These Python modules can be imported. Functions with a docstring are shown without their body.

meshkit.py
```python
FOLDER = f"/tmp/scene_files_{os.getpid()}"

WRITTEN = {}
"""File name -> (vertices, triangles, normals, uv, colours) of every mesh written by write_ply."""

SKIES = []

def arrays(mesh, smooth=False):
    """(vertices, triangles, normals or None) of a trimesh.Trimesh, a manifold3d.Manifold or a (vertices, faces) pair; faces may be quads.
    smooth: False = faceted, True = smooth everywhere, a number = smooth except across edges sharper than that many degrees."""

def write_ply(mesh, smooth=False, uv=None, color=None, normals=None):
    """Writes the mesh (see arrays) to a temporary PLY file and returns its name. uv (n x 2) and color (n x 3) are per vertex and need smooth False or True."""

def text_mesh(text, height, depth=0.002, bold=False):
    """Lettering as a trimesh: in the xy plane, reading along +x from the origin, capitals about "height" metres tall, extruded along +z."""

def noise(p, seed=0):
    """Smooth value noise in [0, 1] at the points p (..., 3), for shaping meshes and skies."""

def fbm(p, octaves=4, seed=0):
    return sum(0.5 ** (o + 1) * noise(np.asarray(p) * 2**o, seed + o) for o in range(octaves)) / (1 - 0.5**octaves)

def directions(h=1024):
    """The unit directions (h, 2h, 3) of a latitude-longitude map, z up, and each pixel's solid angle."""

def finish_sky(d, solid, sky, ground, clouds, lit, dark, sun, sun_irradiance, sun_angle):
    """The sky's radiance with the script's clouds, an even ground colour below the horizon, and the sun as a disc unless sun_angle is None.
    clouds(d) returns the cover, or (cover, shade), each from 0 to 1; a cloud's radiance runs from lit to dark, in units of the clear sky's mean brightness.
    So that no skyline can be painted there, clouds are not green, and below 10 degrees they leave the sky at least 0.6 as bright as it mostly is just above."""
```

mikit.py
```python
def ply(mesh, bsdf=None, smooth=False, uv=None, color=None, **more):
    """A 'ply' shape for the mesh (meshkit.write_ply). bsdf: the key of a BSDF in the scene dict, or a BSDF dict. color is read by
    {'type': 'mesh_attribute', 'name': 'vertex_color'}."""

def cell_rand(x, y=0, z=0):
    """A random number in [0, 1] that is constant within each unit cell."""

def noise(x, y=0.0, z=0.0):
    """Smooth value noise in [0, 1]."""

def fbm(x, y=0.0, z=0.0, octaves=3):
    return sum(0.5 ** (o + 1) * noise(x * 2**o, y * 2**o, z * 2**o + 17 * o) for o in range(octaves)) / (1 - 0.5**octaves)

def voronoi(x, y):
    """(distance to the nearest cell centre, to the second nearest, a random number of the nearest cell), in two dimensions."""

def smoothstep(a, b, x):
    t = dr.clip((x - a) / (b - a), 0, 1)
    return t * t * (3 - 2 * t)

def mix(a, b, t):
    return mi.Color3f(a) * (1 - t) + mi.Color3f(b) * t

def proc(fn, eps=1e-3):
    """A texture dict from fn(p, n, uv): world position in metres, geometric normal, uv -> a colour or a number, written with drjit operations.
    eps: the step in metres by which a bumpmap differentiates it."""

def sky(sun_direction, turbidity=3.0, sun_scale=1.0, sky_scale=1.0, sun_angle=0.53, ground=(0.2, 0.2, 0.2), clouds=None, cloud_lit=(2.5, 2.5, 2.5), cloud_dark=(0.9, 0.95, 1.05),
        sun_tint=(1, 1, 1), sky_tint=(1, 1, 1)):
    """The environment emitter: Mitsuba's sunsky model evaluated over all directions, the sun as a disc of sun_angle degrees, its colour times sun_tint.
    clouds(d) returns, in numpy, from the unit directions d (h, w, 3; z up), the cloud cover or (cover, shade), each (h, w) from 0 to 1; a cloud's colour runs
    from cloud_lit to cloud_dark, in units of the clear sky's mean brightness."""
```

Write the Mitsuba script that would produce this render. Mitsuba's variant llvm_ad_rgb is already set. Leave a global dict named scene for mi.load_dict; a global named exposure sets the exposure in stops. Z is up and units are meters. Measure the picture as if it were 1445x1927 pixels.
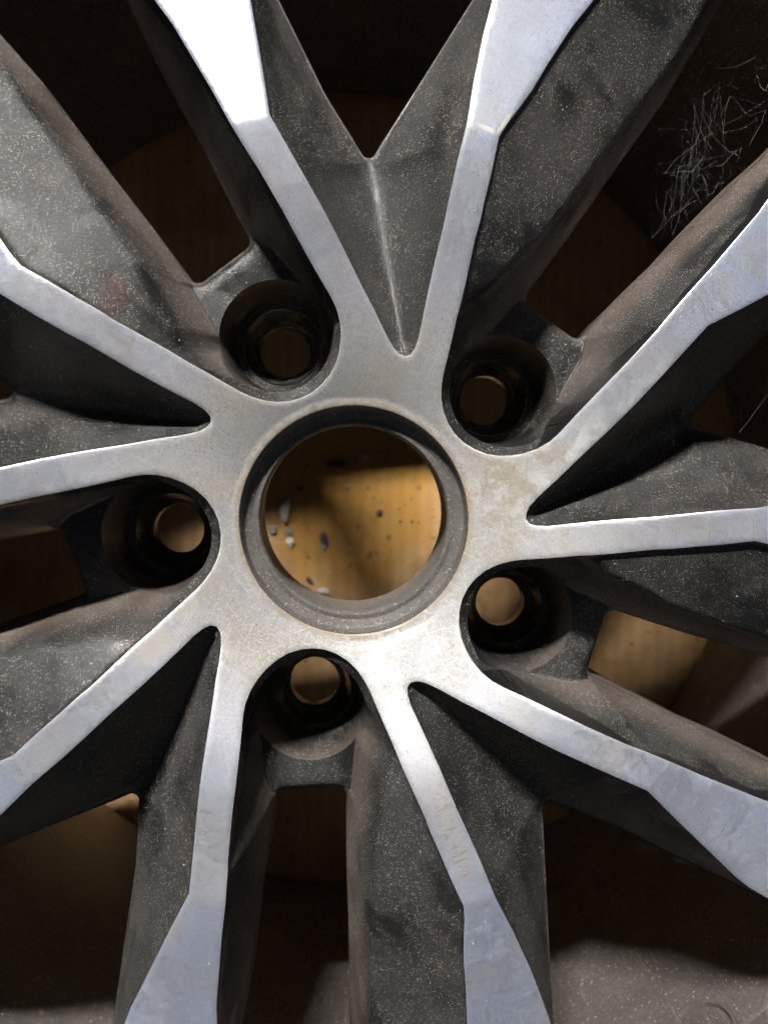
import math, random
import numpy as np, trimesh, shapely, mitsuba as mi, drjit as dr, mikit, meshkit
from shapely.geometry import Polygon, LineString, Point
from scipy.spatial import Delaunay, cKDTree
from mikit import proc, noise, fbm, voronoi, cell_rand, smoothstep, mix

T = mi.ScalarTransform4f
random.seed(4); rng = np.random.default_rng(4)
S = 0.000917                 # metres per drawing unit (bolt circle 112 mm)
ZC = 222.0                   # height of the hub face above the floor, in units
scene, labels = {}, {}
def W(x, y, z):              # drawing units -> world metres
    return [x * S, y * S, (z + ZC) * S]

# ---------------------------------------------------------------- camera, light, exposure
CAM = np.array([-1.962, 14.216, 229.736])
ta, tb = math.radians(2.88744), math.radians(2.68882)
RC = np.array([[1, 0, 0], [0, math.cos(ta), -math.sin(ta)], [0, math.sin(ta), math.cos(ta)]]) @ \
     np.array([[math.cos(tb), 0, math.sin(tb)], [0, 1, 0], [-math.sin(tb), 0, math.cos(tb)]])
scene['camera'] = {'type': 'thinlens', 'fov': 53.07, 'fov_axis': 'x', 'near_clip': 0.01, 'far_clip': 20.0,
                   'aperture_radius': 0.0009, 'focus_distance': 212 * S,
                   'to_world': T().look_at(origin=W(*CAM), target=W(*(CAM - 100 * RC[2])), up=RC[1].tolist())}
exposure = 0.32
L0, L1 = (-500, 1195, 1090), (-140, 1230, 1090)
scene['work_lamp'] = {'type': 'cylinder', 'p0': W(*L0), 'p1': W(*L1), 'radius': 0.020,
                      'emitter': {'type': 'area', 'radiance': {'type': 'rgb', 'value': [915, 882, 838]}}}
labels['work_lamp'] = {'label': 'bright white tube lamp hanging above and behind the wheel, outside the picture', 'category': 'lamp'}
scene['room_light'] = {'type': 'constant', 'radiance': {'type': 'rgb', 'value': [0.032, 0.035, 0.043]}}

# ---------------------------------------------------------------- materials
def U(p):                    # world metres -> drawing units
    return p.x / S, p.y / S, p.z / S - ZC

def flat2(x, y, z, n):       # two surface coordinates picked by the way the face looks
    ax, ay, az = dr.abs(n.x), dr.abs(n.y), dr.abs(n.z) * 1.6
    top = (az >= ax) & (az >= ay)
    return dr.select(top | (ay > ax), x, y), dr.select(top, y, z)

def specks(a, b, size, amount, seed):
    d, _, c = voronoi(a / size + seed * 3.3, b / size + seed * 1.7)
    return dr.select((c > 1 - amount) & (d < 0.14 + 0.20 * cell_rand(dr.floor(c * 9999), seed)), mi.Float(1), mi.Float(0))

def lug_angle(x, y):         # degrees from the middle of the nearest V pocket
    ang = dr.atan2(y, x) * (180 / math.pi) + 720 - 16.05
    return dr.abs(ang - 72 * dr.floor(ang / 72 + 0.5))
def mix1(a, b, t):
    t = dr.clip(t, 0, 1); return a * (1 - t) + b * t

def dust_mask(x, y, z, n):
    wisp = fbm(x / 13 + 1, y / 13 + 5, z / 13 + 3, octaves=6)
    wipe = fbm((x + 1.3 * y) / 3.5, (y - 0.8 * x) / 14 + 9, z / 14, octaves=4)          # drawn-out wipe marks
    up = 0.10 + 0.90 * smoothstep(0.05, 0.24, dr.abs(n.z))
    return dr.clip(up * mix1(0.12 + 1.05 * smoothstep(0.30, 0.66, 0.82 * wisp + 0.18 * wipe), 0.40 + 0.8 * smoothstep(0.3, 0.7, wisp), smoothstep(19, 11, lug_angle(x, y)) + 0.1), 0, 1)

def paint_color(p, n, uv):
    x, y, z = U(p)
    a, b = flat2(x, y, z, n)
    d = dust_mask(x, y, z, n)
    fine = noise(x / 0.50 + z, y / 0.50 - z, z / 0.50)
    fine2 = noise(x / 0.24 + 7, y / 0.24 + z, z / 0.3)
    base = mix((0.011, 0.011, 0.012), (0.047, 0.047, 0.048), d * (0.35 + 0.65 * fine) * (0.45 + 0.7 * fine2))
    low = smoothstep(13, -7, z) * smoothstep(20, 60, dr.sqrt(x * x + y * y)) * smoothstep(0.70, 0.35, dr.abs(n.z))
    lug = smoothstep(0.52, 0.70, fbm(x / 30 + 11, y / 30 + 5, z / 24, octaves=4))
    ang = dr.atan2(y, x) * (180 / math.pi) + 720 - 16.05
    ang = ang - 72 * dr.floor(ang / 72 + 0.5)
    inlug = smoothstep(11, 19, dr.abs(ang))                      # dusty lug window walls, their brown-lit look painted into the colour
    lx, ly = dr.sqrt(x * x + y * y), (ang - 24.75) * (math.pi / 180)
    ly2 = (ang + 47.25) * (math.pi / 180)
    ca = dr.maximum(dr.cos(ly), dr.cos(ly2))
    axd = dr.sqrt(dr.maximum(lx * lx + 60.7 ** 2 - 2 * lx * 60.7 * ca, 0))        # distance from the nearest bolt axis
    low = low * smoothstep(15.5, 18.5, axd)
    base = base * (0.16 + 0.84 * smoothstep(16.5, 18.2, axd + 3 * smoothstep(-16, -10, z)))  # shade inside the bolt pockets painted into the colour
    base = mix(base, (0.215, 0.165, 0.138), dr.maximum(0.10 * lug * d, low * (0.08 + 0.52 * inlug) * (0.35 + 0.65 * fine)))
    clump = smoothstep(0.30, 0.68, fbm(x / 5.5 + 60, y / 5.5, z / 5.5, octaves=4))
    s1 = specks(a, b, 0.56, 0.30, 3) * smoothstep(0.15, 0.7, d + 0.3 * fine) * (0.45 + 0.55 * clump)
    s2 = specks(a, b, 0.40, 0.40, 11) * smoothstep(0.15, 0.75, d + 0.2 * fine) * (0.45 + 0.55 * clump)
    base = mix(base, (0.44, 0.40, 0.31), 0.72 * s1)
    base = mix(base, (0.225, 0.21, 0.19), 0.70 * s2)
    # smears of red paint on the upper left spoke
    rag = 2.6 * (fbm(x / 2.5, y / 2.5, octaves=4) - 0.5)
    r1 = smoothstep(4.6, 2.0, dr.sqrt(dr.square(x + 64.5) + dr.square((y - 62.5) * 0.6)) + rag)
    r2 = smoothstep(3.6, 1.5, dr.sqrt(dr.square((x + 68.0) * 0.55) + dr.square(y - 55.0)) + rag)
    return mix(base, (0.16, 0.045, 0.035), 0.30 * dr.maximum(r1, r2) * smoothstep(0.2, 0.7, fine))

def paint_rough(p, n, uv):
    x, y, z = U(p)
    return dr.clip(0.26 + 0.36 * dust_mask(x, y, z, n) + 0.25 * smoothstep(-12.5, -15, z) + 0.1 * (noise(x / 3, y / 3, z / 3) - 0.5), 0.2, 0.9)

def paint_bump(p, n, uv):
    x, y, z = U(p)
    return noise(x / 0.55, y / 0.55, z / 0.55) * 0.6 + noise(x / 0.28 + 5, y / 0.28, z / 0.28) * 0.4

def scratches(x, y):
    m = mi.Float(0)
    for a, w, k in ((0.3, 5.0, 1), (1.25, 4.0, 2), (2.2, 6.0, 3), (-0.4, 3.0, 4)):
        c, sn = math.cos(a), math.sin(a)
        t, q = x * c + y * sn, y * c - x * sn
        q = q + 0.6 * noise(t / 9, k)
        row = dr.floor(q / 0.9); f = dr.abs(q / 0.9 - row - 0.5)
        on = dr.select(cell_rand(row, dr.floor(t / w + 7 * cell_rand(row, k)), k) > 0.965, mi.Float(1), mi.Float(0))
        m = dr.maximum(m, on * smoothstep(0.22, 0.05, f))
    return m

def spot(x, y, cx, cy, a, rx, ry, rag=0.35, f=2.4, soft=0.12):
    """A ragged patch of dirt or painted glint round cx, cy, rx by ry, turned by a degrees."""
    c, sn = math.cos(math.radians(a)), math.sin(math.radians(a))
    u, v = ((x - cx) * c + (y - cy) * sn) / rx, ((y - cy) * c - (x - cx) * sn) / ry
    d = dr.sqrt(u * u + v * v) + rag * 2 * (fbm(x / f + cx, y / f + cy, octaves=4) - 0.5)
    return smoothstep(1.0, 1.0 - soft, d)

def mud(x, y):               # dried mud left on the machined faces
    m = spot(x, y, -56.2, -33.6, 40, 6.5, 3.9, 0.4, 2.4, 0.25)
    m = dr.maximum(m, spot(x, y, -48.0, -24.0, 45, 4.5, 3.0, 0.4, 2.4, 0.25))
    m = dr.maximum(m, 0.6 * spot(x, y, 69, -3.6, 0, 11, 4.5, 0.6, 3.0, 0.5) * (0.3 + 0.7 * noise(y / 0.5 + x / 6, x / 5)))
    m = dr.maximum(m, 0.6 * spot(x, y, 97, -0.5, 5, 9, 2.6, 0.6, 3.0, 0.5) * (0.4 + 0.6 * noise(y / 0.5, x / 4)))
    m = dr.maximum(m, 0.7 * spot(x, y, -50.0, -110, 65, 8, 4, 0.5, 3.0, 0.6))
    m = dr.maximum(m, 0.5 * spot(x, y, -63, 49, -32, 9, 2.8, 0.6, 2.5, 0.6) * (0.4 + 0.6 * noise(x / 0.6 + y, y / 4)))
    return dr.maximum(m, 0.5 * spot(x, y, -19.0, 89, 62, 5, 2.0, 0.6, 2.0, 0.5))

def chip(x, y):              # lacquer corrosion at the knee of the upper right rib
    k = spot(x, y, 34.0, 104.6, -24, 3.6, 0.8, 0.5, 1.2, 0.3)
    return dr.maximum(k, spot(x, y, 39.0, 105.6, 55, 4.4, 0.75, 0.5, 1.2, 0.3))

def painted_glint(x, y):              # glittering reflection painted as a warm ticked strip, rib below the hub
    return spot(x, y, 26.0, -84.0, -71.5, 21, 3.0, 0.35, 3.0, 0.5)

def face_mask(p, n, uv):
    x, y, z = U(p)
    r = dr.sqrt(x * x + y * y)
    big = fbm(x / 20 + 9, y / 20 + 2, octaves=5)
    hub = smoothstep(84, 48, r)
    patch = smoothstep(0.50, 0.56, fbm(x / 8 + 31, y / 8 + 8, octaves=5)) * smoothstep(0.40, 0.6, fbm(x / 26 + 3, y / 26, octaves=2))
    streak = noise(x / 0.8 + y * 0.3, y / 5.0 - x * 0.1)
    m = 0.50 + 0.38 * hub + 0.14 * patch * (0.4 + 0.6 * streak) + 0.22 * (big - 0.5) + 0.06 * (noise(r / 0.32, dr.atan2(y, x) * 3) - 0.5) + 0.07 * (noise(r / 0.85 + 50, dr.atan2(y, x) * 2) - 0.5) + 0.15 * (noise(x / 0.45, y / 0.45) - 0.5)
    m = dr.maximum(m, dr.maximum(0.75 * mud(x, y), 0.95 * chip(x, y)))
    m = dr.maximum(m, 0.62 * painted_glint(x, y) * (0.5 + 0.5 * noise(x / 0.6, y / 0.6)))
    m += 0.25 * specks(x, y, 0.7, 0.25, 5) * hub - 0.12 * scratches(x, y)
    return dr.clip(m, 0.08, 0.93)

def face_dust_sheen(p, n, uv):
    x, y, z = U(p)
    r = dr.sqrt(x * x + y * y)
    tone = fbm(x / 9 + 3, y / 9 + 13, octaves=5)
    warm = smoothstep(0.36, 0.66, tone) * 0.35 + 0.65 * smoothstep(80, 46, r)
    base = mix(mix((0.45, 0.465, 0.54), (0.43, 0.475, 0.60), smoothstep(96, 118, r)), (0.465, 0.445, 0.405), warm)  # bluish reflection painted into the rib colour, stronger beyond the knee
    base = base * (1 - 0.28 * smoothstep(70, 44, r) * smoothstep(20, -30, y))  # lower hub darkened in the colour, against the hot spot of the lamp
    base = base * (0.84 + 0.32 * noise(x / 0.4 + 3, y / 0.4))
    base = mix(base, (0.28, 0.19, 0.10), 0.55 * smoothstep(36.6, 34.6, r + 1.2 * (noise(x / 2, y / 2) - 0.5)))
    tan = smoothstep(0.52, 0.66, fbm(x / 5 + 21, y / 5 + 3, octaves=5)) * smoothstep(26, 10, dr.sqrt(dr.square(x - 52) + dr.square(y - 6)))
    base = mix(base, (0.36, 0.29, 0.20), 0.55 * tan)
    base = mix(base, (0.66, 0.60, 0.48), 0.6 * specks(x, y, 0.7, 0.25, 5) * smoothstep(95, 45, r))
    pit = specks(x, y, 0.8, 0.14, 21) * smoothstep(0.45, 0.62, fbm(x / 14 + 40, y / 14, octaves=3))
    base = mix(base, (0.13, 0.105, 0.08), 0.6 * pit)
    base = mix(base, (0.62, 0.62, 0.64), 0.3 * scratches(x, y))
    g = painted_glint(x, y)
    base = mix(base, (0.62, 0.56, 0.43), 0.28 * g)
    tick = smoothstep(0.66, 0.74, noise((x * 0.95 + y * 0.31) / 1.6, (y * 0.95 - x * 0.31) / 0.35))
    base = mix(base, (0.20, 0.15, 0.10), 0.55 * g * tick)
    base = mix(base, (0.50, 0.455, 0.385), 0.6 * mud(x, y))
    base = mix(base, (0.60, 0.57, 0.50), chip(x, y) * (0.6 + 0.4 * noise(x / 0.4, y / 0.4)))
    # white oxide bloom on the right hand rib and the hub beside the bore
    ox = smoothstep(0.46, 0.62, fbm(x / 3.2 + 2, y / 3.2, octaves=6)) * (0.3 + 0.7 * noise(x / 0.7, y / 0.7)) * smoothstep(17, 6, dr.sqrt(dr.square((x - 71) * 0.72 - (y - 22) * 0.35) + dr.square((y - 22) * 0.8 - (x - 71) * 0.45)))
    ox2 = smoothstep(0.09, 0.03, dr.abs(fbm(x / 4 + 12, y / 4, octaves=4) - 0.5)) * (0.4 + 0.6 * noise(x / 0.7, y / 0.7)) * smoothstep(9, 3, dr.sqrt(dr.square((x - 40) * 1.3) + dr.square((y - 9) * 0.7)))
    return mix(base, (0.72, 0.74, 0.72), dr.maximum(ox * 0.8, ox2 * 0.5))

def face_rough(p, n, uv):
    x, y, z = U(p)
    r = dr.sqrt(x * x + y * y)
    return 0.24 + 0.08 * fbm(x / 6, y / 6, octaves=4) + 0.24 * smoothstep(92, 52, r)

def face_bump(p, n, uv):
    x, y, z = U(p)
    r = dr.sqrt(x * x + y * y)
    t = dr.atan2(y, x) * r
    return noise(r / 0.30, t / 60) * 0.35 + noise(x / 0.7, y / 0.7) * 0.3 - 0.8 * scratches(x, y)

def barrel_color(p, n, uv):
    x, y, z = U(p)
    d = fbm(x / 20, y / 20, z / 20, octaves=4)
    a = dr.atan2(y, x) * 220
    f = noise(a / 0.8, z / 0.8)
    base = mix((0.072, 0.063, 0.060), (0.165, 0.143, 0.136), d * (0.5 + 0.7 * f))
    base = mix(base, (0.055, 0.045, 0.04), 0.5 * smoothstep(0.9, 0.2, dr.abs(z + 196 + 0.5 * noise(a / 5))))
    s1 = specks(a, z, 1.5, 0.10, 7)
    s2 = specks(a, z, 0.8, 0.18, 17)
    sc = smoothstep(0.75, 0.8, noise(a / 0.7, z / 14 + a / 40)) * smoothstep(0.5, 0.65, fbm(a / 12, z / 12, octaves=2))
    base = mix(base, (0.40, 0.35, 0.29), 0.7 * s1)
    return mix(base, (0.27, 0.235, 0.2), 0.6 * dr.maximum(s2, sc * 0.6))

def card_color(p, n, uv):
    x, y, z = U(p)
    flute = 0.5 + 0.5 * dr.sin(x * 2 * math.pi / 8.0 + 0.6 * noise(x / 9, y / 30))
    stain = smoothstep(0.50, 0.70, fbm(x / 26 + 4, y / 26 + 1, octaves=4))
    fibre = noise(x / 2.5, y / 0.9) * 0.6 + noise(x / 0.8, y / 0.8) * 0.4
    orange_mid = smoothstep(62, 40, dr.sqrt(x * x + dr.square(y - 4)) + 26 * (fbm(x / 15, y / 15, octaves=3) - 0.5))  # ragged round of more orange tone in the middle of the sheet
    base = mix((0.52, 0.32, 0.155), (0.63, 0.41, 0.215), fibre * 0.7 + flute * 0.12)
    base = mix(base, (0.55, 0.29, 0.065), 0.8 * orange_mid)
    base = mix(base, (0.30, 0.155, 0.055), 0.4 * stain)
    base = base * (0.95 + 0.07 * flute)
    v, _, c = voronoi(x / 13 + 3, y / 13 + 8)
    wob = 0.16 * noise(x / 2.2, y / 2.2)
    dot = smoothstep(0.24, 0.08, v + wob) * dr.select(c > 0.80, c, mi.Float(0))
    return mix(base, (0.13, 0.095, 0.055), 0.6 * dot)

def floor_color(p, n, uv):
    return mix((0.16, 0.15, 0.14), (0.26, 0.25, 0.235), fbm(p.x * 14, p.y * 14, octaves=4))

def seat_color(p, n, uv):
    x, y, z = U(p)
    return mix((0.030, 0.029, 0.028), (0.30, 0.28, 0.25), smoothstep(0.25, 0.85, fbm(x / 3.0, y / 3.0, z / 1.5, octaves=3)) * smoothstep(0.25, 0.7, dr.abs(n.z)))

def bore_color(p, n, uv):
    x, y, z = U(p)
    t = dr.atan2(y, x) * 31
    f = noise(t / 0.5, z / 0.35, dr.sqrt(x * x + y * y) / 0.4)
    band = noise(dr.sqrt(x * x + y * y) / 0.7 + 4, z / 0.8)
    base = mix((0.035, 0.034, 0.034), (0.185, 0.172, 0.155), 0.15 + 0.55 * f * (0.4 + 0.6 * band) + 0.3 * fbm(t / 6, z / 3, octaves=3))
    base = mix(base, (0.17, 0.12, 0.085), 0.5 * smoothstep(-30, -41, z))
    return mix(base, (0.42, 0.38, 0.30), 0.7 * specks(t, dr.sqrt(x * x + y * y) - z, 0.6, 0.25, 9))

def bs(name, d):
    scene[name] = {'type': 'twosided', 'bsdf': d}
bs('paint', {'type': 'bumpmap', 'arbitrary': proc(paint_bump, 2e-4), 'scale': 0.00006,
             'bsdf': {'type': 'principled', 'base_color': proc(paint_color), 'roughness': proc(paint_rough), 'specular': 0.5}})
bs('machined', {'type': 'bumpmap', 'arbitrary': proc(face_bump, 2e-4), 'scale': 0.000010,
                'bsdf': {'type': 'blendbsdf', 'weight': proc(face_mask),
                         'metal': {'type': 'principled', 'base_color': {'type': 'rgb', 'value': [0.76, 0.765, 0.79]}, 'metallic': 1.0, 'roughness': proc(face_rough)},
                         'dust_sheen': {'type': 'diffuse', 'reflectance': proc(face_dust_sheen)}}})
bs('bore_paint', {'type': 'principled', 'base_color': proc(bore_color), 'roughness': 0.5, 'specular': 0.4})
bs('barrel_paint', {'type': 'principled', 'base_color': proc(barrel_color), 'roughness': 0.5, 'specular': 0.4})
bs('card', {'type': 'diffuse', 'reflectance': proc(card_color)})
bs('concrete', {'type': 'diffuse', 'reflectance': proc(floor_color)})
bs('seat_metal', {'type': 'principled', 'base_color': proc(seat_color), 'roughness': 0.3, 'metallic': 0.5, 'specular': 0.5})
bs('thread', {'type': 'diffuse', 'reflectance': {'type': 'rgb', 'value': [0.36, 0.35, 0.33]}})
def stone(name, a, b):
    def f(p, n, uv):
        return mix(a, b, fbm(p.x * 600, p.y * 600, p.z * 600, octaves=3))
    bs(name, {'type': 'principled', 'base_color': proc(f), 'roughness': 0.8})
stone('stone_pale', (0.42, 0.40, 0.36), (0.68, 0.66, 0.60))
stone('stone_dark', (0.03, 0.03, 0.032), (0.11, 0.105, 0.10))
stone('stone_grey', (0.16, 0.155, 0.15), (0.34, 0.33, 0.31))

# ---------------------------------------------------------------- mesh helpers
def put(key, v, f, bsdf, normals=None, smooth=False):
    """One entry from vertices in drawing units."""
    v = np.asarray(v, float); v = np.c_[v[:, :2], v[:, 2] + ZC] * S
    f = np.asarray(f, int)
    used = np.unique(f); m = np.full(len(v), -1); m[used] = np.arange(len(used))
    if normals is None:
        scene[key] = mikit.ply((v[used], m[f]), bsdf, smooth=smooth)
    else:
        path = meshkit.write_ply((v[used], m[f]), normals=normals[used])
        scene[key] = {'type': 'ply', 'filename': path, 'face_normals': False, 'bsdf': {'type': 'ref', 'id': bsdf}}

def numbered(key, i):
    return key if i == 0 else f'{key}_{i:03d}'

def grid_faces(n, m, closed=True):
    """n columns (around) x m rows; vertex index = row * n + column."""
    f = []
    i = np.arange(n if closed else n - 1); j = (i + 1) % n
    for r in range(m - 1):
        a, b, c, d = r * n + i, r * n + j, (r + 1) * n + j, (r + 1) * n + i
        f += [np.c_[a, b, c], np.c_[a, c, d]]
    return np.vstack(f)

def lathe(profile, n=288, axis=(0, 0)):
    t = np.arange(n) * 2 * np.pi / n
    v = np.vstack([np.c_[axis[0] + r * np.cos(t), axis[1] + r * np.sin(t), np.full(n, z)] for r, z in profile])
    return v, grid_faces(n, len(profile))

def rot(x, k):
    a = -math.radians(72) * k
    c, s = math.cos(a), math.sin(a)
    return np.c_[x[:, 0] * c - x[:, 1] * s, x[:, 0] * s + x[:, 1] * c]

# ---------------------------------------------------------------- the wheel: outlines of one of its five sectors (drawing units, wheel axis at 0, 0)
RO = 225.0
def zf(r):                   # the lathe-turned face
    u = np.clip(r - 36, 0, 73); v = np.clip(r - 109, 0, None)
    return 0.62 * u - 0.26 * u * u / 70 - 0.105 * v
BV = [(12.9, 48.5), (11.4, 49.9), (9.9, 52.0), (8.1, 55.1), (5.8, 59.4), (2.4, 65.2), (1.0, 67.7), (-2.0, 73.2), (-5.2, 79.0), (-8.4, 84.5), (-12.0, 90.4), (-15.2, 95.6),
      (-18.7, 101.4), (-21.9, 106.8), (-23.6, 118), (-25.3, 128), (-28.2, 145), (-29.6, 150.5), (-33.2, 159.5), (-49, 200), (-60, 228)]
AV = [(14.6, 47.8), (16.2, 48.3), (17.3, 50.0), (18.2, 52.8), (19, 57.5), (20.0, 63), (21.4, 70), (22.6, 75.3), (24.0, 81.5), (25.4, 88.8), (26.8, 95.5), (28.1, 100.8),
      (29.3, 105.7), (31.3, 117.7), (33.9, 130), (36.6, 140), (39.0, 148.0), (42.6, 156.5), (59, 198), (70, 225)]
VP = Polygon(BV[::-1] + AV)
AL = [(27.7, 53), (28.4, 57), (29.6, 62.2), (30.4, 66.3), (31.7, 73.4), (32.4, 77.2), (33.4, 80.9), (34.7, 87.4), (36.3, 94.5), (37.8, 102.3), (39.9, 105.8), (43.0, 109.9),
      (46.8, 115.2), (50.8, 122), (57.9, 133), (65, 142.0), (77, 158), (102, 194), (122, 222)]
AX = np.array([45.93, 39.69])
ARC = [(20.6, 162), (20.5, 172), (20.6, 180), (20.8, 190), (21.0, 200), (21.1, 210), (21.2, 220), (21.2, 230), (21.1, 240), (21.0, 250), (20.7, 260), (20.3, 270), (19.9, 280), (19.5, 290),
       (19.0, 300), (18.5, 308), (18.25, 314)]
ARCP = [(AX[0] + r * math.cos(math.radians(a)), AX[1] + r * math.sin(math.radians(a))) for r, a in ARC]
BL = [(-8.6, 66.2), (-10.2, 68.7), (-12.5, 72.5), (-16.1, 78.6), (-18.9, 83.5), (-22.2, 88.9), (-24.9, 93.3), (-27.8, 97.6), (-31.9, 104.1), (-36.7, 112.9), (-47.1, 130.6), (-52.2, 137.6),
      (-62, 152.5), (-88, 192), (-108, 221)]
BLr = rot(np.array(BL), 1).tolist()
LP = Polygon(AL[::-1] + ARCP + BLr)
# windows (through openings)
def rounded(pts, r):
    return Polygon(pts).buffer(-r, quad_segs=6).buffer(r, quad_segs=6)
disc = Point(0, 0).buffer(217, quad_segs=90)
WV = rounded([(3.6, 110.0), (-8.4, 128.6), (-21.2, 153.5), (-34, 178), (-52, 215), (30, 240), (75, 215), (45.5, 172), (35.2, 156), (21.8, 135.2), (8.2, 114.4), (6.0, 110.6)], 2.2).intersection(disc)
WL = rounded([(53.0, 68.8), (58.6, 76.0), (69, 90.3), (78.6, 104.5), (97.5, 131), (107.5, 148), (129, 184), (150, 218), (200, 190), (165, 150), (134, 118.5), (122, 107.8), (107.5, 93), (98.6, 83.2),
              (87.8, 72.8), (78.3, 63.2), (71.5, 56.0)], 3.3).intersection(disc)
GROOVE = LineString([(13.6, 52.6), (8.9, 80.5), (4.4, 111.5)])
SHELF = Polygon([(49.5, 66.5), (52.2, 69.4), (72.8, 55.4), (71.6, 50.0), (64.5, 37.5), (45.93, 39.69), (37.5, 53.0)])
RP = 17.9                    # lug pocket
SHELF = SHELF.union(Polygon([tuple(AX)] + [(AX[0] + rr_ * math.cos(math.radians(a)), AX[1] + rr_ * math.sin(math.radians(a))) for a in range(-101, 187, 6) for rr_ in [17.9 - 9.0 * max(0.0, (abs(a - 42) - 78) / 66.0) ** 0.8]])).buffer(1.2).buffer(-1.2)
RH = 34.4                    # cap recess
ZW, ZS = -14.6, -12.0

def dist(geom, x):
    return shapely.distance(shapely.points(x[:, 0], x[:, 1]), geom)
def sat(x):
    return np.clip(x, 0, 1)
def smin(a, b, k):
    h = np.clip(0.5 + 0.5 * (b - a) / k, 0, 1)
    return b * (1 - h) + a * h - k * h * (1 - h)

AL_LINE = LineString(AL[::-1] + ARCP[:9]); BL_LINE = LineString(ARCP[8:] + BLr)
def z_pocket_v(x):           # height in the V pocket between the two ribs of a spoke
    r = np.hypot(x[:, 0], x[:, 1])
    d1 = dist(VP.exterior, x)
    d1 = np.where(r > 211, np.minimum(dist(LineString(BV), x), dist(LineString(AV), x)), d1)
    dg, dw = dist(GROOVE, x), np.maximum(dist(WV, x) - 0.45, 0)
    t_ = sat((110 - r) / 58)
    zg = -9.5 + t_ * 13.5
    low = np.where(dg < dw, zg, -10.0 + 0.03 * np.clip(r - 113, 0, None))
    d2 = np.minimum(dg, dw)
    t = d2 / np.maximum(d1 + d2, 1e-6)
    e = 0.002 + 0.16 * sat((dw - dg) / 8)
    g = (np.sqrt(t * t + e) - np.sqrt(e)) / (np.sqrt(1 + e) - np.sqrt(e))
    top = zf(r) - 1.5
    return np.minimum(low + (top - low) * g, top) + 1.5 * (1 - sat(d1 / 0.45))

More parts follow.
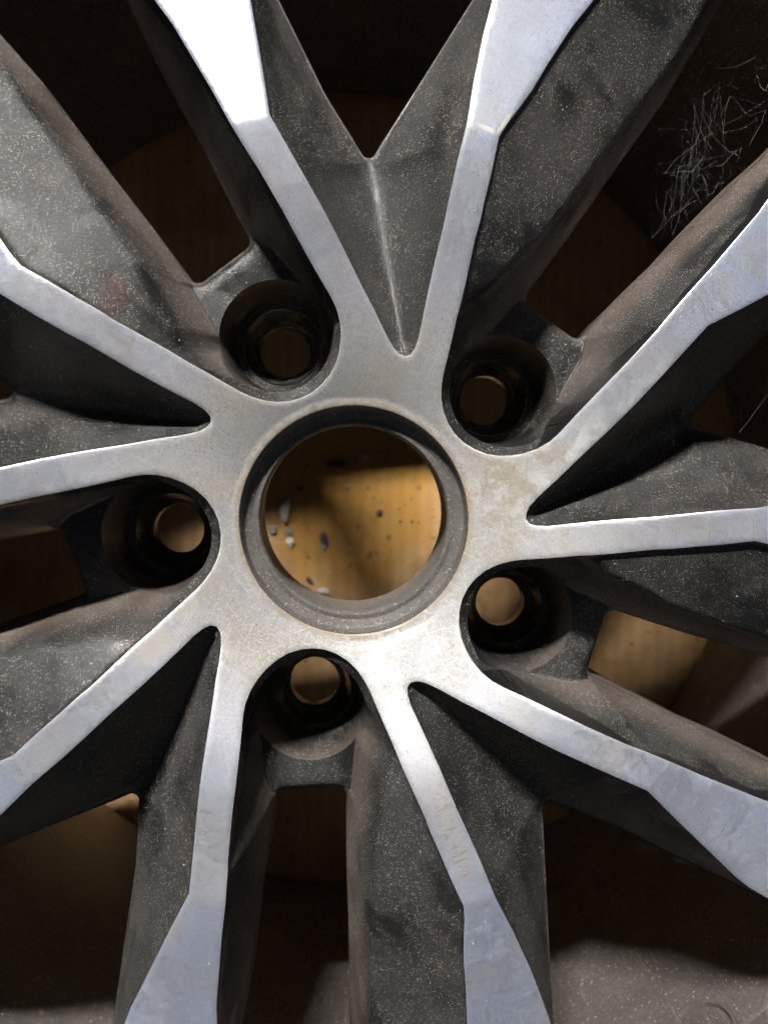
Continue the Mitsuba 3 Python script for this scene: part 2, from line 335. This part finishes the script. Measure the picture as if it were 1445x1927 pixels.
def z_lug(x):                # height round a lug hole and down to the window beside it
    r = np.hypot(x[:, 0], x[:, 1])
    dA, dB = dist(AL_LINE, x), dist(BL_LINE, x)
    top = zf(r)
    pa = np.hypot(x[:, 0] - AX[0], x[:, 1] - AX[1])
    side = (x[:, 1] * AX[0] - x[:, 0] * AX[1]) / np.hypot(*AX)      # > 0 towards rib A
    wA = sat(0.5 + side / 10)
    hubw = sat((28 - pa) / 6)                                        # the rim of the pocket on the hub side
    sA = 0.50 + 0.75 * hubw
    zA = top - 1.5 * sat(dA / 0.5) - sA * dA
    zA = np.where(dA < 45, zA, zA - 2.0 * (dA - 45))
    zB = top - 2.4 * sat(dB / 1.4) - (1.6 - 0.3 * hubw) * dB + 0.9 * hubw * sat(dB / 1.4)
    za = -smin(-zA, -zB, 2.0)
    dW, dS = np.maximum(dist(WL, x) - 0.25, 0), dist(SHELF, x)
    hA = 3.6 * dW + 1.2 * (1 - np.exp(-dW))
    hB = 38 * (1 - (1 - sat(dW / 8.6)) ** 1.25)
    lowW = ZW + wA * hA + (1 - wA) * hB
    lowS = ZS + dS * (3.2 * wA + 3.6 * (1 - wA))
    low = smin(lowW, lowS, 6.0)
    k = 3.0 * sat(np.minimum(dA, dB) / 3)
    z = np.where(k > 0.01, smin(za, low, np.maximum(k, 0.01)), np.minimum(za, low))
    floor_ = np.minimum(ZS, ZW + 0.62 * dW)
    e = 1.2 * sat(np.minimum(dA, dB) / 3)
    return 0.5 * (z + floor_ + np.sqrt((z - floor_) ** 2 + e * e))

# points of one sector
def along(line, step):
    n = max(int(line.length / step), 8)
    return np.array([line.interpolate(i / n, normalized=True).coords[0] for i in range(n)])
def rings(geom):
    gs = geom.geoms if hasattr(geom, 'geoms') else [geom]
    return [g.exterior for g in gs if not g.is_empty]
feat = []
edge_pts = []
for poly, inside in ((VP, True), (LP, True)):
    for d, st in ((0.0, 0.5), (0.5, 0.6), (-0.45, 0.6), (-1.1, 0.8), (-2.2, 1.0)):
        for ring in rings(poly.buffer(d, join_style='mitre') if d else poly):
            q = along(ring, st)
            (edge_pts if d == 0 else feat).append(q)
for win in (WV, WL):
    for d, st in ((0.0, 0.5), (0.45, 0.6), (1.1, 0.8), (2.2, 1.0)):
        q = along(rings(win.buffer(d))[0], st)
        (edge_pts if d == 0 else feat).append(q)
feat.append(along(GROOVE, 0.7))
for d in (0.9, 1.9): feat.append(along(rings(GROOVE.buffer(d))[0], 0.9))
for d in (0.0, 0.8, 1.6, -0.8): feat.append(along(rings(SHELF.buffer(d))[0], 0.8))
NP_ = 150
tp = np.arange(NP_) * 2 * np.pi / NP_
edge_pts.append(AX + RP * np.c_[np.cos(tp), np.sin(tp)])
feat.append(AX + (RP + 0.7) * np.c_[np.cos(tp), np.sin(tp)])
E0 = np.vstack(edge_pts)
E0 = E0[(np.hypot(E0[:, 0], E0[:, 1]) < RO - 0.5) & (np.hypot(E0[:, 0], E0[:, 1]) > RH + 0.2)]
F0 = np.vstack(feat)
NR = 360
tr = np.arange(NR) * 2 * np.pi / NR
ring_pts = [RH * np.c_[np.cos(tr), np.sin(tr)], (RH + 0.5) * np.c_[np.cos(tr), np.sin(tr)], RO * np.c_[np.cos(tr), np.sin(tr)]]
g = 1.35
gx, gy = np.meshgrid(np.arange(-RO, RO, g), np.arange(-RO, RO, g * 0.866))
gx = gx + (np.arange(gx.shape[0])[:, None] % 2) * g / 2
G = np.c_[gx.ravel(), gy.ravel()] + rng.uniform(-0.2, 0.2, (gx.size, 2))
rG = np.hypot(G[:, 0], G[:, 1])
G = G[(rG > RH + 1) & (rG < RO - 1)]
EDGE = np.vstack([rot(E0, k) for k in range(5)] + ring_pts)
def thin(p, against, d):
    q, _ = cKDTree(against).query(p)
    return p[q > d]
FE = np.vstack([rot(F0, k) for k in range(5)])
rF = np.hypot(FE[:, 0], FE[:, 1]); FE = FE[(rF > RH + 1) & (rF < RO - 1)]
FE = thin(FE, EDGE, 0.34)
# drop features that crowd each other
keep = np.ones(len(FE), bool)
for i, j in cKDTree(FE).query_pairs(0.25):
    if keep[i]: keep[j] = False
FE = FE[keep]
G = thin(G, np.vstack([EDGE, FE]), 0.75)
# an edge list may hold a point twice where outlines touch
ek = np.ones(len(EDGE), bool)
for i, j in cKDTree(EDGE).query_pairs(0.02):
    if ek[i]: ek[j] = False
EDGE = EDGE[ek]
PTS = np.vstack([EDGE, FE, G])
tri = Delaunay(PTS).simplices
a_, b_, c_ = PTS[tri[:, 0]], PTS[tri[:, 1]], PTS[tri[:, 2]]
area = (b_[:, 0] - a_[:, 0]) * (c_[:, 1] - a_[:, 1]) - (b_[:, 1] - a_[:, 1]) * (c_[:, 0] - a_[:, 0])
tri[area < 0] = tri[area < 0][:, ::-1]
tri = tri[np.abs(area) > 1e-5]
CEN = PTS[tri].mean(1)
def unrot(x, k): return rot(x, -k)
for geom in (VP, LP, WV, WL): shapely.prepare(geom)
def inside(geom, x, k):
    q = unrot(x, k)
    return shapely.contains_xy(geom, q[:, 0], q[:, 1])
rc = np.hypot(CEN[:, 0], CEN[:, 1])
kill = (rc < RH) | (rc > RO)
regV, regL = np.full(len(tri), -1), np.full(len(tri), -1)
for k in range(5):
    kill |= inside(WV, CEN, k) | inside(WL, CEN, k)
    q = unrot(CEN, k); kill |= np.hypot(q[:, 0] - AX[0], q[:, 1] - AX[1]) < RP * 0.9997
    regV[inside(VP, CEN, k)] = k
    regL[inside(LP, CEN, k)] = k
tri, CEN, regV, regL = tri[~kill], CEN[~kill], regV[~kill], regL[~kill]
# heights
Zp = zf(np.hypot(PTS[:, 0], PTS[:, 1]))
ZF = Zp.copy()
onface = np.zeros(len(PTS), bool)
for k in range(5):
    m = inside(VP.buffer(0.01), PTS, k); Zp[m] = z_pocket_v(unrot(PTS[m], k))
    m = inside(LP.buffer(0.01), PTS, k); Zp[m] = z_lug(unrot(PTS[m], k))
# bevel of the turned face: its edge vertices sit a little lower
de = cKDTree(EDGE).query(PTS)[0]
isface = (regV < 0) & (regL < 0)
fv = np.unique(tri[isface]); pv = np.unique(tri[~isface])
border = np.intersect1d(fv, pv)
Zp[border] = ZF[border] - 0.32
hubring = fv[np.abs(np.hypot(PTS[fv, 0], PTS[fv, 1]) - RH) < 0.01]
Zp[hubring] -= 0.4
V3 = np.c_[PTS, Zp]
def vnormals(v, f):
    n = np.zeros_like(v); fn = np.cross(v[f[:, 1]] - v[f[:, 0]], v[f[:, 2]] - v[f[:, 0]])
    fn = fn / np.sqrt(np.maximum(np.linalg.norm(fn, axis=1, keepdims=True), 1e-12))
    for i in range(3): np.add.at(n, f[:, i], fn)
    return n / np.maximum(np.linalg.norm(n, axis=1, keepdims=True), 1e-12)
NF, NPT = vnormals(V3, tri[isface]), vnormals(V3, tri[~isface])

def ang_local(x, k):
    q = unrot(x, k); return np.degrees(np.arctan2(q[:, 1], q[:, 0]))
rc = np.hypot(CEN[:, 0], CEN[:, 1])
WHEEL = 'alloy_wheel'
labels[WHEEL] = {'label': 'dusty black alloy wheel with bright machined twin spokes lying face up on cardboard', 'category': 'wheel'}
# hub face: the turned ring inside the spokes
hubm = isface & (rc < 53)
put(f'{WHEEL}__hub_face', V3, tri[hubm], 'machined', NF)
labels[f'{WHEEL}__hub_face'] = {'label': 'grey machined hub face with rust-brown rim round the centre hole'}

def z_back(r):
    return -44 + 18 * np.clip((r - 84) / 22, 0, 1)
def skirt(win, k, cut=None):
    ring = along(rings(win)[0], 0.5)
    dens = EDGE[cKDTree(EDGE).query(rot(ring, k))[1]]
    r = np.hypot(dens[:, 0], dens[:, 1])
    j = cKDTree(PTS[:len(EDGE)]).query(dens)[1]
    ztop = Zp[j]
    n = len(dens)
    inn = np.roll(dens, -2, 0) - np.roll(dens, 2, 0); nn = np.c_[inn[:, 1], -inn[:, 0]]; nn /= np.maximum(np.linalg.norm(nn, axis=1, keepdims=True), 1e-9)
    zb = np.where(r > 214.5, ztop - 1.2, np.minimum(z_back(r), ztop - 4))
    rows = [np.c_[dens, ztop], np.c_[dens, ztop - 1.0], np.c_[dens, 0.5 * (ztop + zb)], np.c_[dens, zb]]
    return np.vstack(rows), grid_faces(n, 4), dens

for k in range(5):
    sp = f'{WHEEL}__' + numbered('twin_spoke', k)
    # painted body: V pocket of this sector, the A side of its lug field and the B side of the one before it
    km = (k - 1) % 5
    def sideA(kk):
        q = unrot(CEN, kk); return (q[:, 1] * AX[0] - q[:, 0] * AX[1]) > 0
    far = np.ones(len(tri), bool)
    for kk in range(5):
        q = unrot(CEN, kk); far &= ~((regL == kk) & (np.hypot(q[:, 0] - AX[0], q[:, 1] - AX[1]) < 24.0))
    m = (regV == k) | ((regL == k) & sideA(k) & far) | ((regL == km) & ~sideA(km) & far)
    pv_, pf_ = [V3], [tri[m]]; pn_ = [NPT]; off = len(V3)
    sv, sf, _ = skirt(WV, k)
    skirts = [(sv, sf)]
    for kk, want in ((k, True), (km, False)):
        sv, sf, dens = skirt(WL, kk)
        c = sv[sf].mean(1); q = unrot(c[:, :2], kk); s_ = (q[:, 1] * AX[0] - q[:, 0] * AX[1]) > 0
        skirts.append((sv, sf[s_ == want]))
    for sv, sf in skirts:
        pv_.append(sv); pf_.append(sf + off); pn_.append(vnormals(sv, sf)); off += len(sv)
    # plain back so that the spoke is solid
    bv = V3.copy(); bv[:, 2] = np.minimum(z_back(np.hypot(V3[:, 0], V3[:, 1])), V3[:, 2] - 3)
    pv_.append(bv); pf_.append(tri[m][:, ::-1] + off); pn_.append(np.tile([0, 0, -1.0], (len(bv), 1)))
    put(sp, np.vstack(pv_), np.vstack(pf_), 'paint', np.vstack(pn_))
    # the two turned ribs
    al = ang_local(CEN, k)
    ribA = isface & (rc >= 53) & (al > 35) & (al < 88)
    ribB = isface & (rc >= 53) & (al >= 88) & (al < 140)
    near = ((al % 360) > 52) & ((al % 360) < 130)
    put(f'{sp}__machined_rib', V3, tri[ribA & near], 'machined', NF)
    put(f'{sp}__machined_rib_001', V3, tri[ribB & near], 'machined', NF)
    # lug hole: rim, shelf, pocket, seat
    lh = f'{WHEEL}__' + numbered('lug_hole', k)
    q = unrot(CEN, k)
    m = (regL == k) & (np.hypot(q[:, 0] - AX[0], q[:, 1] - AX[1]) < 24.0)
    circ = AX + RP * np.c_[np.cos(tp), np.sin(tp)]
    cw = rot(circ, k); j = cKDTree(EDGE).query(cw)[1]; zt = Zp[j]
    prof = [(RP, None, 0.0), (17.6, None, 0.05), (16.9, None, 0.3), (15.7, None, 0.75), (15.1, None, 0.95), (14.5, -29.9, 1), (13.8, -30.3, 1), (12.9, -30.4, 1)]
    rows = []
    for r_, z_, t_ in prof:
        c2 = rot(AX + r_ * np.c_[np.cos(tp), np.sin(tp)], k)
        rows.append(np.c_[c2, zt + (-29.6 - zt) * t_ if z_ is None else np.full(NP_, z_)])
    wv = np.vstack(rows); wf = grid_faces(NP_, len(prof))
    wn = vnormals(wv, wf)
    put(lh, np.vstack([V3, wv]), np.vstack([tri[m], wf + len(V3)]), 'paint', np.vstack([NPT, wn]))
    ac = rot(AX[None], k)[0]
    sv, sf = lathe([(12.9, -30.4), (12.6, -30.7), (12.2, -32.6), (11.4, -34.8), (10.3, -36.8), (9.0, -38.6), (8.65, -39.2), (8.6, -40), (8.6, -44.5)], 96, ac)
    put(f'{lh}__seat', sv, sf, 'seat_metal', smooth=40)
# cap recess and centre bore
v, f = lathe([(RH, -0.72), (34.15, -1.1), (34.0, -1.8), (33.9, -4.6), (33.6, -5.2), (33.1, -5.5), (32.0, -5.7), (31.2, -6.2), (30.6, -6.2), (29.9, -6.0), (29.3, -6.2), (28.95, -6.7), (28.8, -7.4), (28.8, -9.8), (29.4, -10.5),
              (30.6, -12.0), (31.0, -13.5), (31.1, -20), (31.25, -34), (31.4, -36), (31.4, -44.5)], 360)
put(f'{WHEEL}__centre_bore', v, f, 'bore_paint', smooth=35)
# back of the hub
v, f = lathe([(31.4, -44.5), (33, -44.6), (86, -44.6)], 180)
hub_back = [f_ for f_ in f]
# barrel (inner skin, lip, outer skin) and front lip
v, f = lathe([(224.8, -14), (217.3, -15.2), (216.3, -17), (215.6, -90), (217, -130), (220.5, -172), (221.3, -186), (222.6, -187.2), (223.2, -188.4), (223.6, -198), (224.3, -206), (226.5, -211), (230, -214), (236, -215), (240, -212), (240, -206), (233, -200), (228, -186), (224, -130), (222, -60), (229, -14)], 360)
put(f'{WHEEL}__barrel', v, f, 'barrel_paint', smooth=30)
labels[f'{WHEEL}__barrel'] = {'label': 'brown dusty inside of the wheel barrel behind the spokes'}
v, f = lathe([(RO, float(zf(RO))), (230, 11), (236, 16), (240, 17), (243, 15), (243, 9), (239, 3), (233, -2), (229, -14), (224.8, -14)], 360)
put(f'{WHEEL}__rim_lip', v, f, 'paint', smooth=40)

# ---------------------------------------------------------------- the round boss on the barrel (lower right)
def on_barrel(px, py):       # where a sight line at photo pixel px, py reaches the barrel's inner skin
    d = np.array([(px - 722.5) / 1447.0, (963.5 - py) / 1447.0, -1.0]) @ RC
    t = 0.0
    while np.hypot(*(CAM + d * t)[:2]) < 215.7 - max(0, -130 - (CAM + d * t)[2]) * -0.08: t += 0.2
    return CAM + d * t
bc = on_barrel(1322, 1948)
nrm = np.array([-bc[0], -bc[1], 0]) / np.hypot(bc[0], bc[1]); tx = np.array([0, 0, 1.0]); ty = np.cross(nrm, tx)
prof = [(13.2, -1.5), (12.6, 1.4), (12.1, 1.7), (11.5, 1.6), (11.2, 1.0), (11.0, -0.1), (10.5, 0.1), (0.01, 0.25)]
t = np.arange(64) * 2 * np.pi / 64
v = np.vstack([bc + r * (np.cos(t)[:, None] * tx + np.sin(t)[:, None] * ty) + h * nrm for r, h in prof])
put(f'{WHEEL}__barrel__round_boss', v, grid_faces(64, len(prof)), 'barrel_paint', smooth=40)
labels[f'{WHEEL}__barrel__round_boss'] = {'label': 'round recessed disc with a raised edge on the barrel wall'}

# ---------------------------------------------------------------- floor, cardboard
ZCARD = -215.3
v = np.array([(-3000, -3000, -ZC), (3000, -3000, -ZC), (3000, 3000, -ZC), (-3000, 3000, -ZC)])
put('floor', v, [[0, 1, 2], [0, 2, 3]], 'concrete')
labels['floor'] = {'label': 'dark concrete floor under the cardboard', 'kind': 'structure'}
n = 60
xs = np.linspace(-330, 330, n); X, Y = np.meshgrid(xs, xs)
Z = ZCARD + 0.5 * (meshkit.fbm(np.stack([X / 60, Y / 60, X * 0], -1), 3) - 1)
top = np.c_[X.ravel(), Y.ravel(), Z.ravel()]
bot = top.copy(); bot[:, 2] = ZCARD - 4.5
idx = np.arange(n * n).reshape(n, n)
fa = np.vstack([np.c_[idx[:-1, :-1].ravel(), idx[:-1, 1:].ravel(), idx[1:, 1:].ravel()], np.c_[idx[:-1, :-1].ravel(), idx[1:, 1:].ravel(), idx[1:, :-1].ravel()]])
rim = np.r_[idx[0, :-1], idx[:-1, -1], idx[-1, :0:-1], idx[:0:-1, 0]]
rj = np.roll(rim, -1); N2 = n * n
fs = np.vstack([np.c_[rim, rim + N2, rj + N2], np.c_[rim, rj + N2, rj]])
put('cardboard_sheet', np.vstack([top, bot]), np.vstack([fa, fa[:, ::-1] + N2, fs]), 'card')
labels['cardboard_sheet'] = {'label': 'stained brown cardboard sheet lying flat under the wheel', 'category': 'cardboard'}

# ---------------------------------------------------------------- grit lying on the cardboard, seen through the centre bore
def on_card(px, py):
    d = np.array([(px - 722.5) / 1447.0, (963.5 - py) / 1447.0, -1.0]) @ RC
    return CAM + d * ((ZCARD - CAM[2]) / d[2])
def pebble(key, px, py, w, h, ang, mat, label, cat, seed, group=None, tall=0.6):
    r = np.random.default_rng(seed)
    m = trimesh.creation.icosphere(subdivisions=3)
    v = m.vertices.copy()
    for _ in range(9):                                 # facets: planes that cut the ball
        d = r.normal(size=3); d /= np.linalg.norm(d); c = r.uniform(0.48, 0.86)
        o = v @ d - c; v -= np.where(o > 0, o * 0.9, 0)[:, None] * d
    v *= 1 + 0.12 * (meshkit.fbm(v * 2.3 + seed, 3)[:, None] - 0.5)
    sc = 450.0 / 1447.0
    v = v * [w * sc / 2, h * sc / 2, tall * min(w, h) * sc / 2]
    a = math.radians(ang); v = np.c_[v[:, 0] * math.cos(a) - v[:, 1] * math.sin(a), v[:, 0] * math.sin(a) + v[:, 1] * math.cos(a), v[:, 2]]
    c = on_card(px, py); v += [c[0], c[1], ZCARD - 0.2 - v[:, 2].min()]
    put(key, v, m.faces, mat, smooth=8)
    labels[key] = {'label': label, 'category': cat, **({'group': group} if group else {})}
peb = [(537, 962, 25, 42, -12, 'stone_pale', 'largest pale grey pebble on the cardboard, left side of the centre hole'),
       (513, 997, 15, 20, 0, 'stone_grey', 'small grey-brown pebble at the left edge of the centre hole'),
       (545, 1000, 20, 14, -35, 'stone_grey', 'dark bluish grit lump just above the white pebble'),
       (545, 1021, 17, 22, 10, 'stone_pale', 'small white pebble below the dark grit lump'),
       (611, 1013, 17, 26, 15, 'stone_dark', 'black ragged crumb right of the white pebbles, mid left in the centre hole'),
       (609, 1029, 12, 12, 0, 'stone_grey', 'tiny grey pebble touching the lower end of the black crumb'),
       (612, 1113, 30, 20, -20, 'stone_pale', 'cream pebble half hidden at the bottom edge of the centre hole'),
       (584, 1094, 11, 20, 40, 'stone_dark', 'thin dark crumb above the cream pebble at the bottom edge'),
       (633, 872, 42, 16, 4, 'stone_dark', 'long dark stone in the shade near the top of the centre hole'),
       (670, 866, 16, 16, 0, 'stone_grey', 'grey pebble right of the long dark stone'),
       (688, 860, 13, 11, 10, 'stone_pale', 'tiny pale pebble, rightmost of the three at the top'),
       (565, 920, 14, 12, 0, 'stone_dark', 'small black crumb above the largest pale pebble'),
       (714, 965, 12, 14, 0, 'stone_dark', 'small dark speck right of the middle of the centre hole')]
for i, (px, py, w, h, a, mat, lab) in enumerate(peb):
    kind = 'crumb' if 'crumb' in lab or 'speck' in lab or 'grit' in lab else 'pebble'
    key = kind if kind not in scene else next(f'{kind}_{q:03d}' for q in range(1, 99) if f'{kind}_{q:03d}' not in scene)
    pebble(key, px, py, w, h, a, mat, lab, kind, 100 + i)

ico = trimesh.creation.icosahedron(); vs, fs = [], []
rg = np.random.default_rng(12)
for i in range(620):
    c = on_card(*((rg.normal(665, 90), rg.normal(970, 90)) if i < 150 else (rg.uniform(150, 1445), rg.uniform(950, 1720))))
    s_ = 0.42 * rg.lognormal(0, 0.5)
    vs.append(ico.vertices * rg.uniform(0.5, 1.3, 3) * s_ + [c[0], c[1], ZCARD + s_ * 0.3]); fs.append(ico.faces + 12 * i)
def grit_color(p, n, uv):
    k = cell_rand(p.x * 700, p.y * 700)
    return dr.select(k > 0.72, mix((0.45, 0.40, 0.32), (0.68, 0.64, 0.56), k), mix((0.03, 0.028, 0.025), (0.20, 0.13, 0.07), k))
bs('grit_mix', {'type': 'diffuse', 'reflectance': proc(grit_color)})
put('grit', np.vstack(vs), np.vstack(fs), 'grit_mix')
labels['grit'] = {'label': 'fine dark and pale grit sprinkled over the brown cardboard', 'category': 'grit', 'kind': 'stuff'}

# ---------------------------------------------------------------- cobwebs
def at_depth(px, py, z):
    d = np.array([(px - 722.5) / 1447.0, (963.5 - py) / 1447.0, -1.0]) @ RC
    return CAM + d * ((z - CAM[2]) / d[2])
def tube(pts, rad):
    pts = np.asarray(pts); n = len(pts)
    tdir = np.gradient(pts, axis=0); tdir /= np.linalg.norm(tdir, axis=1, keepdims=True)
    up = np.array([0.3, 0.2, 0.93]); a = np.cross(tdir, up); a /= np.linalg.norm(a, axis=1, keepdims=True); b = np.cross(tdir, a)
    rows = [pts + rad * (math.cos(q) * a + math.sin(q) * b) for q in (0, 2.094, 4.189)]
    v = np.stack(rows, 1).reshape(-1, 3)
    return v, grid_faces(3, n)
def web(key, poly, n_nodes, share, zr_, rad, seed, label):
    """A net of threads: nodes scattered in a region of the gap, joined to their neighbours, with loose ends."""
    r = np.random.default_rng(seed); poly = Polygon(poly); x0, y0, x1, y1 = poly.bounds
    px = []
    while len(px) < n_nodes:
        q = (r.uniform(x0, x1), r.uniform(y0, y1))
        if poly.contains(Point(q)) and all((q[0] - a) ** 2 + (q[1] - b) ** 2 > 60 for a, b in px): px.append(q) if r.random() < 3.2 * (meshkit.fbm(np.array([q[0] / 55.0, q[1] / 55.0, seed]), 2) - 0.32) else None
    px = np.array(px)
    dens = meshkit.fbm(np.c_[px / 70.0, np.full(len(px), seed)], 2)
    nd = np.array([at_depth(a, b, r.uniform(*zr_)) for a, b in px])
    de_ = Delaunay(px); ed = {tuple(sorted((t_[i], t_[(i + 1) % 3]))) for t_ in de_.simplices for i in range(3)}
    vs, fs, off = [], [], 0
    def thread(A, B, k):
        nonlocal off
        L = np.linalg.norm(B - A); tt = np.linspace(0, 1, 13)[:, None]; w = r.normal(size=(3, 3)) * L * 0.03
        c = A + (B - A) * tt + np.sin(np.pi * tt) * w[0] * 1.5 + np.sin(2 * np.pi * tt) * w[1] * 0.7 + np.sin(r.uniform(4, 8) * np.pi * tt) * w[2] * 0.12
        v, f = tube(c, rad * k); vs.append(v); fs.append(f + off); off += len(v)
    for i, j in sorted(ed):
        if np.linalg.norm(px[i] - px[j]) < 120 and r.random() < share * (0.5 + 1.2 * dens[i]): thread(nd[i], nd[j], r.lognormal(-0.2, 0.6))
    for _ in range(n_nodes // 2):                                   # long strands
        i, j = r.integers(n_nodes, size=2)
        if 40 < np.linalg.norm(px[i] - px[j]) < 230: thread(nd[i], nd[j], r.uniform(0.5, 1.0))
    for _ in range(n_nodes // 2):                                   # loose ends
        i = r.integers(n_nodes); a = r.uniform(0, 6.3)
        thread(nd[i], nd[i] + r.uniform(2, 6) * np.array([math.cos(a), math.sin(a), r.uniform(-0.5, 0.2)]), r.uniform(0.4, 0.8))
    put(key, np.vstack(vs), np.vstack(fs), 'thread')
    labels[key] = {'label': label, 'category': 'cobweb', 'kind': 'stuff'}
web('cobweb', [(1352, 78), (1390, 92), (1470, 125), (1480, 300), (1420, 345), (1345, 400), (1290, 445), (1225, 470), (1192, 440), (1215, 330), (1225, 250), (1285, 205), (1300, 130)], 105, 0.50, (-25, -10), 0.0130, 3,
    'tangle of pale dusty cobweb threads in the dark opening at the upper right')
web('cobweb_001', [(1335, 745), (1360, 700), (1395, 655), (1415, 680), (1400, 760), (1395, 800), (1345, 790)], 34, 0.6, (-28, -18), 0.020, 5, 'small dusty cobweb clump in the dark gap at the right edge')
for i, (p0, p1, lab) in enumerate([((1249, 720, 12), (1267, 838, 2), 'single spider thread hanging over the dark facet right of the hub'), ((1392, 812, -2), (1460, 720, 8), 'slanting spider thread at the right edge, beside the small cobweb')]):
    A, B = at_depth(*p0), at_depth(*p1); tt = np.linspace(0, 1, 12)[:, None]
    v, f = tube(A + (B - A) * tt + np.sin(np.pi * tt) * [0.6, 0, -0.8], 0.025)
    key = numbered('spider_thread', i)
    put(key, v, f, 'thread'); labels[key] = {'label': lab, 'category': 'spider thread'}

# ---------------------------------------------------------------- loose sand grains on the wheel
fsel = tri[(V3[tri][:, :, 2].mean(1) > -20)]
tv = V3[fsel]; fn = np.cross(tv[:, 1] - tv[:, 0], tv[:, 2] - tv[:, 0]); A2 = np.linalg.norm(fn, axis=1); nz = fn[:, 2] / np.maximum(A2, 1e-9)
cc = tv.mean(1)
w = A2 * np.clip(nz - 0.35, 0, 1) * (meshkit.fbm(cc / 14 + 50, 3) > 0.45) * (np.hypot(cc[:, 0], cc[:, 1]) < 195)
ch = rng.choice(len(fsel), 4200, p=w / w.sum())
bar = rng.dirichlet([1, 1, 1], len(ch)); pos = (tv[ch] * bar[:, :, None]).sum(1)
ico = trimesh.creation.icosahedron(); vs, fs = [], []
for i, p in enumerate(pos):
    s_ = 0.085 * rng.lognormal(0, 0.45)
    vs.append(ico.vertices * rng.uniform(0.6, 1.2, 3) * s_ + p + [0, 0, s_ * 0.4]); fs.append(ico.faces + 12 * i)
def grain_color(p, n, uv):
    return mix((0.30, 0.25, 0.16), (0.72, 0.68, 0.56), cell_rand(p.x * 1500, p.y * 1500))
bs('grain', {'type': 'principled', 'base_color': proc(grain_color), 'roughness': 0.5})
put('sand_grains', np.vstack(vs), np.vstack(fs), 'grain')
labels['sand_grains'] = {'label': 'fine pale sand grains scattered over the hub and spokes', 'category': 'sand', 'kind': 'stuff'}
